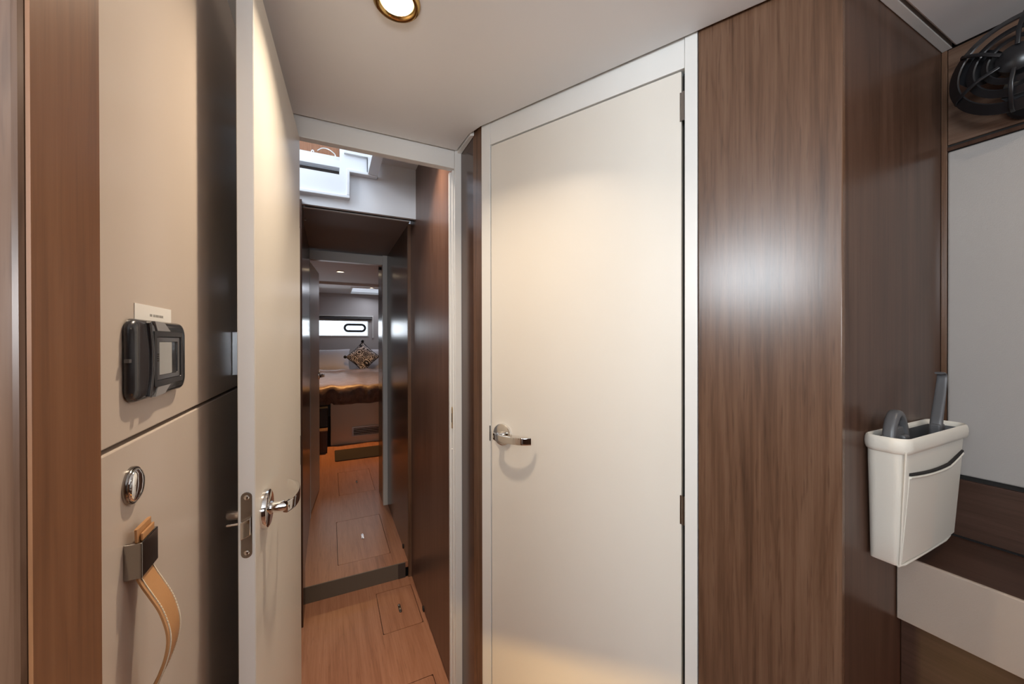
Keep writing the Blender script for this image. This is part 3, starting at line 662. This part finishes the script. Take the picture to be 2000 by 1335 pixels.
cw2 = catmull([(-.100, 2.60, 2.375), (-.099, 2.60, 2.41), (-.092, 2.598, 2.420), (-.085, 2.60, 2.412)], 4)
MB().tube(cw2, .0045, 8).build('rail_post', 'chrome', sc, smooth=50)
MB().tube(catmull([(-.065, 2.60, 2.425), (-.040, 2.585, 2.437), (-.010, 2.575, 2.434), (.015, 2.575, 2.422), (.032, 2.58, 2.408), (.036, 2.585, 2.380)], 5), .0042, 8).build('rail', 'chrome', sc, smooth=50)

# ------------------------------------------------------------------ far doorway
f3 = thing('trim_6', (.12, 2.80, RISE), 'grey-white frame of the far cabin doorway', 'door frame', kind='structure')
B(-.122, .3372, 2.794, 2.84, 1.790, 1.852).build('head', 'white', f3, bevel=.001)
B(.3376, .3690, 2.792, 2.84, RISE, 1.857).build('jamb', 'white', f3, bevel=.001)
B(-.1215, -.1175, 2.80, 2.84, RISE, 1.789).build('jamb', 'white', f3)
o = B(.338, .40, 2.842, 3.06, RISE, 1.93).build('wall_cabin_right', M['walnut_b'].name and 'walnut_b', bevel=.001); tag(o, 'glossy walnut panel just inside the far doorway', 'wall', kind='structure')
B(.325, .338, 2.90, 2.925, 1.775, 1.795).build('door_buffer', 'gap', o, bevel=.003)
hf = Vector((-.119, 2.842, 0)); ff = Vector((-.076, 3.317, 0)); e3 = (ff-hf).normalized(); n3 = Vector((e3.y, -e3.x, 0)); F3 = frame3(hf, e3, n3); L3 = (ff-hf).length
d3 = thing('door_3', (hf+ff)/2+Vector((0, 0, RISE)), 'far cabin door standing open at the end of the passage', 'door', kind='structure')
B(0, L3, RISE+.01, 1.785, -.022, 0).build('leaf', 'door', d3, bevel=.006, seg=3, xf=F3)
lever(d3, F3 @ T(L3-.05, .985, 0), -1, out=.04)

# ------------------------------------------------------------------ far cabin shell
CX0, CX1, CY0, CY1 = -1.0, 1.25, 2.84, 6.5
o = MB().slab((CX0, CX1), (RISE-.02, 2.06), -.03, 0, [(-.5, .551, 1.338, 1.569)], frame3((0, CY1, 0), (1, 0, 0), (0, -1, 0))).build('wall_stern', 'headliner'); tag(o, 'pale grey wall behind the bed with a wide low window', 'wall', kind='structure')
o = B(CX0-.03, CX0, CY0, CY1, RISE, 2.06).build('wall_cabin_left', 'headliner'); tag(o, 'left wall of the far cabin', 'wall', kind='structure')
o = B(CX1, CX1+.03, CY0, CY1, RISE, 2.06).build('wall_cabin_side', 'headliner'); tag(o, 'right wall of the far cabin', 'wall', kind='structure')
o = B(CX0, -.125, CY0, CY0+.03, RISE, 2.06).build('wall_cabin_front', 'headliner'); tag(o, 'cabin side of the bulkhead left of the far doorway', 'wall', kind='structure')
o = B(.401, CX1, CY0, CY0+.03, RISE, 2.06).build('wall_cabin_front', 'headliner'); tag(o, 'cabin side of the bulkhead right of the far doorway', 'wall', kind='structure')
o = B(-.125, .40, CY0, CY0+.03, 1.853, 2.06).build('wall_cabin_front', 'headliner'); tag(o, 'cabin side above the far doorway', 'wall', kind='structure')
o = B(CX0, CX1, CY0, 5.5, 2.03, 2.06).build('ceiling', 'headliner'); tag(o, 'warm lit ceiling panel just inside the far cabin', 'ceiling', kind='structure')
c3 = MB().slab((CX0, CX1), (5.5, 6.5), 2.0, 2.05, [(.28, .80, 5.66, 6.36)], I4).build('ceiling', 'ceiling'); tag(c3, 'paler ceiling panel above the bed with a roof hatch', 'ceiling', kind='structure')
o = B(CX0, CX1, CY1-.012, CY1, 1.955, 2.0).build('trim_7', 'headliner'); tag(o, 'slim grey trim between cabin ceiling and stern wall', 'trim', kind='structure')
rh = thing('roof_hatch', (.54, 6.01, 1.99), 'square roof hatch recess in the far cabin ceiling', 'hatch', kind='structure')
MB().slab((.265, .815), (5.645, 6.375), 1.992, 2.0, [(.29, .79, 5.67, 6.35)], I4).build('hatch_frame', 'white', rh)
B(.28, .80, 5.66, 6.36, 2.025, 2.032).build('pane', 'glass_bright', rh)
area('daylight_cabin_hatch', (.54, 6.01, 2.02), (-.1, -.15, -1), .48, .64, 5.0, (0.86, 0.90, 1.0))
downlight('ceiling_light', (.107, 4.62, 2.03), .047, 13.0, (1.0, .50, .17), 'round lit downlight nearest the far doorway, in the far cabin ceiling', 'lens_far', 'downlights in the far cabin', 'white', 115)
downlight('ceiling_light', (.53, 5.60, 2.0), .032, .5, (1.0, .66, .34), 'small round lit downlight beside the roof hatch in the far cabin', 'lens_far', 'downlights in the far cabin', 'white', 150)
# stern window
w = thing('window_2', (.02, CY1, 1.338), 'wide bright window with an oval opening port above the bed', 'window', kind='structure')
FWN = frame3((0, CY1, 0), (1, 0, 0), (0, -1, 0))
MB().slab((-.515, .568), (1.322, 1.585), 0, .010, [(-.5, .551, 1.338, 1.569)], FWN).build('window_frame', 'white', w, bevel=.002)
B(-.5, .551, 1.338, 1.569, -.024, -.020, xf=FWN).build('pane', 'glass', w)
B(.62, .64, 1.30, 1.665, 0, .016, xf=FWN).build('side_trim', 'white', w)
pr = stadium(.138, .335, 10); pi_ = stadium(.072, .269, 10)
po = MB(); n = len(pr); v = [FWN @ Vector((.361+y, 1.4605+x, z)) for z in (-.020, .006) for lst in (pr, pi_) for x, y in lst]; f = []
for i in range(n):
    j = (i+1) % n; f += [(2*n+i, 2*n+j, 3*n+j, 3*n+i), (i, n+i, n+j, j), (i, j, 2*n+j, 2*n+i), (n+i, 3*n+i, 3*n+j, n+j)]
port = po.add(v, f).build('port_frame', 'black_plastic', w, smooth=30)
for sx in (-.078, .078):
    for sz in (-.047, .047): MB().lathe([(.013, 0), (.013, .014), (.0001, .016)], FWN @ T(.361+sx, 1.4605+sz, .004), 14).build('dog_knob', 'black_plastic', port)
bl = thing('roller_blind', (.05, CY1-.03, 1.585), 'dark grey rolled-up blind above the stern window', 'blind')
xb = frame3((0, CY1-.026, 1.612), (1, 0, 0), (0, -1, 0))
MB().lathe([(.022, -.56), (.022, .61)], T(0, CY1-.026, 1.612) @ RY(PI/2), 20).build('roll', 'grey_plastic', bl, smooth=40)
B(-.57, .62, CY1-.055, CY1-.001, 1.638, 1.652).build('cassette', 'white', bl, bevel=.002)

# ------------------------------------------------------------------ bed
bed = thing('bed', (.45, 5.5, RISE), 'built-in double bed with brown satin cover, beyond the far doorway', 'bed')
B(.003, 1.24, 4.64, 6.46, RISE, .60).build('base', 'bedbase', bed, bevel=.004)
B(-.95, .003, 4.66, 6.46, .54, .60).build('base_shelf', 'bedbase', bed)
B(-.94, 1.23, 4.66, 6.45, .60, .70).build('mattress', 'pillow', bed, bevel=.03, seg=3)
random.seed(3)
m = MB(); nx, rows = 60, []
prof2 = [(4.622, .535), (4.615, .56), (4.606, .62), (4.600, .69), (4.606, .728), (4.640, .752), (4.70, .760), (4.85, .772), (5.05, .79), (5.25, .805), (5.42, .815), (5.50, .826), (5.535, .858), (5.60, .868), (5.66, .856), (5.68, .83), (5.70, .72)]
for y, z in prof2:
    row = []
    for i in range(nx+1):
        x = -.93+2.15*i/nx
        wv = .012*math.sin(x*23+y*3)+.008*math.sin(x*41+1.3)+random.uniform(-.004, .004)
        if z < .70 and y < 4.63: row.append(Vector((x, y+wv*1.4, z+random.uniform(-.003, .003))))
        else: row.append(Vector((x, y+wv*.3, z+wv*.45)))
    rows.append(row)
k = nx+1; v = [p for r in rows for p in r]; f = [(j*k+i, j*k+i+1, (j+1)*k+i+1, (j+1)*k+i) for j in range(len(rows)-1) for i in range(nx)]
cov = MB().add(v, f).build('bed_cover', 'duvet', bed, smooth=80, subsurf=1)
md = cov.modifiers.new('thick', 'SOLIDIFY'); md.thickness = .008; md.offset = -1
def pillow_mesh(w, h, t, xf, n=14):
    m = MB(); top = []; bot = []
    for j in range(n+1):
        for i in range(n+1):
            a = i/n*2-1; b_ = j/n*2-1
            pin = 1-.06*(a*a*b_*b_)-.05*(abs(a)**2*(1-abs(b_)**2)+abs(b_)**2*(1-abs(a)**2))*.0
            th = t*((1-a**4)*(1-b_**4))**.55
            sx = a*w/2*(1-.05*(1-abs(b_)**2)*0); top.append(xf @ Vector((a*w/2*(1-.07*(1-b_*b_)*abs(a)), b_*h/2*(1-.07*(1-a*a)*abs(b_)), th))); bot.append(xf @ Vector((a*w/2*(1-.07*(1-b_*b_)*abs(a)), b_*h/2*(1-.07*(1-a*a)*abs(b_)), -th*.6)))
    k = n+1; v = top+bot; N = k*k; f = []
    for j in range(n):
        for i in range(n): a = j*k+i; f += [(a, a+1, a+k+1, a+k), (N+a, N+a+k, N+a+k+1, N+a+1)]
    return m.add(v, f)
tilt = RX(math.radians(62))
for px, lab in ((-.06, 'lilac white bed pillow on the left, below the window'), (.66, 'lilac white bed pillow behind the floral cushion')):
    xfp = T(px, 6.05, .955) @ tilt
    o = pillow_mesh(.66, .40, .07, xfp).build('bed_pillow', 'pillow', smooth=80); tag(o, lab, 'pillow', 'bed pillows')
cu = thing('floral_cushion', (.43, 5.86, .85), 'black and white floral cushion with tassels standing on its corner', 'cushion')
xfc2 = T(.432, 5.86, 1.020) @ RX(math.radians(70)) @ RZ(PI/4)
cb2 = pillow_mesh(.325, .325, .05, xfc2).build('cover', 'floral', cu, smooth=80)
for a, b_ in ((1, 1), (-1, 1), (-1, -1), (1, -1)):
    p = xfc2 @ Vector((a*.168, b_*.168, .01))
    MB().lathe([(.0001, -.024), (.016, -.018), (.023, 0), (.016, .018), (.0001, .024)], T(*p), 14, False, False).build('tassel', 'black_plastic', cu, smooth=60)
for a, b_, c_, d_ in ((1, 1, -1, 1), (-1, 1, -1, -1), (-1, -1, 1, -1), (1, -1, 1, 1)):
    p, q = xfc2 @ Vector((a*.16, b_*.16, 0)), xfc2 @ Vector((c_*.16, d_*.16, 0)); md_ = xfc2 @ Vector(((a+c_)/2*.150, (b_+d_)/2*.150, 0))
    MB().tube(catmull([p, md_, q], 4), .006, 8).build('dark_piping', 'black_plastic', cu, smooth=60)
# vent in the bed front
vg = thing('vent_grille', (.40, 4.64, .155), 'slatted air vent grille low in the bed front', 'vent')
FV = frame3((0, 4.6397, 0), (1, 0, 0), (0, -1, 0))
MB().slab((.222, .58), (.158, .268), 0, .008, [(.240, .562, .174, .252)], FV).build('frame', 'alu', vg, bevel=.001)
B(.240, .562, .174, .252, .0002, .001, xf=FV).build('backing', 'gap', vg)
for i in range(4): B(.240, .562, .1815+i*.0185, .1880+i*.0185, .001, .007, xf=FV).build('slat', 'alu', vg)
sb = thing('wooden_step_box', (-.4, 4.4, RISE), 'dark wood step box at the left foot of the bed', 'step')
B(-.9, -.028, 4.36, 4.655, RISE, .305).build('body', 'walnut_b', sb, bevel=.002)
B(-.9, -.024, 4.35, 4.655, .305, .318).build('tread', 'walnut_h', sb, bevel=.002)
o = B(-.70, -.020, 4.50, 4.63, .319, .533).build('storage_box', 'black_plastic', bevel=.01); tag(o, 'black box standing on the wooden step beside the bed', 'box')
o = MB().prism([(a+.35, b_+4.205) for a, b_ in rrect(.62, .40, .02, 4)], RISE, RISE+.008).build('floor_mat', 'mat', bevel=.002); tag(o, 'dark brown mat on the floor in front of the bed', 'mat')
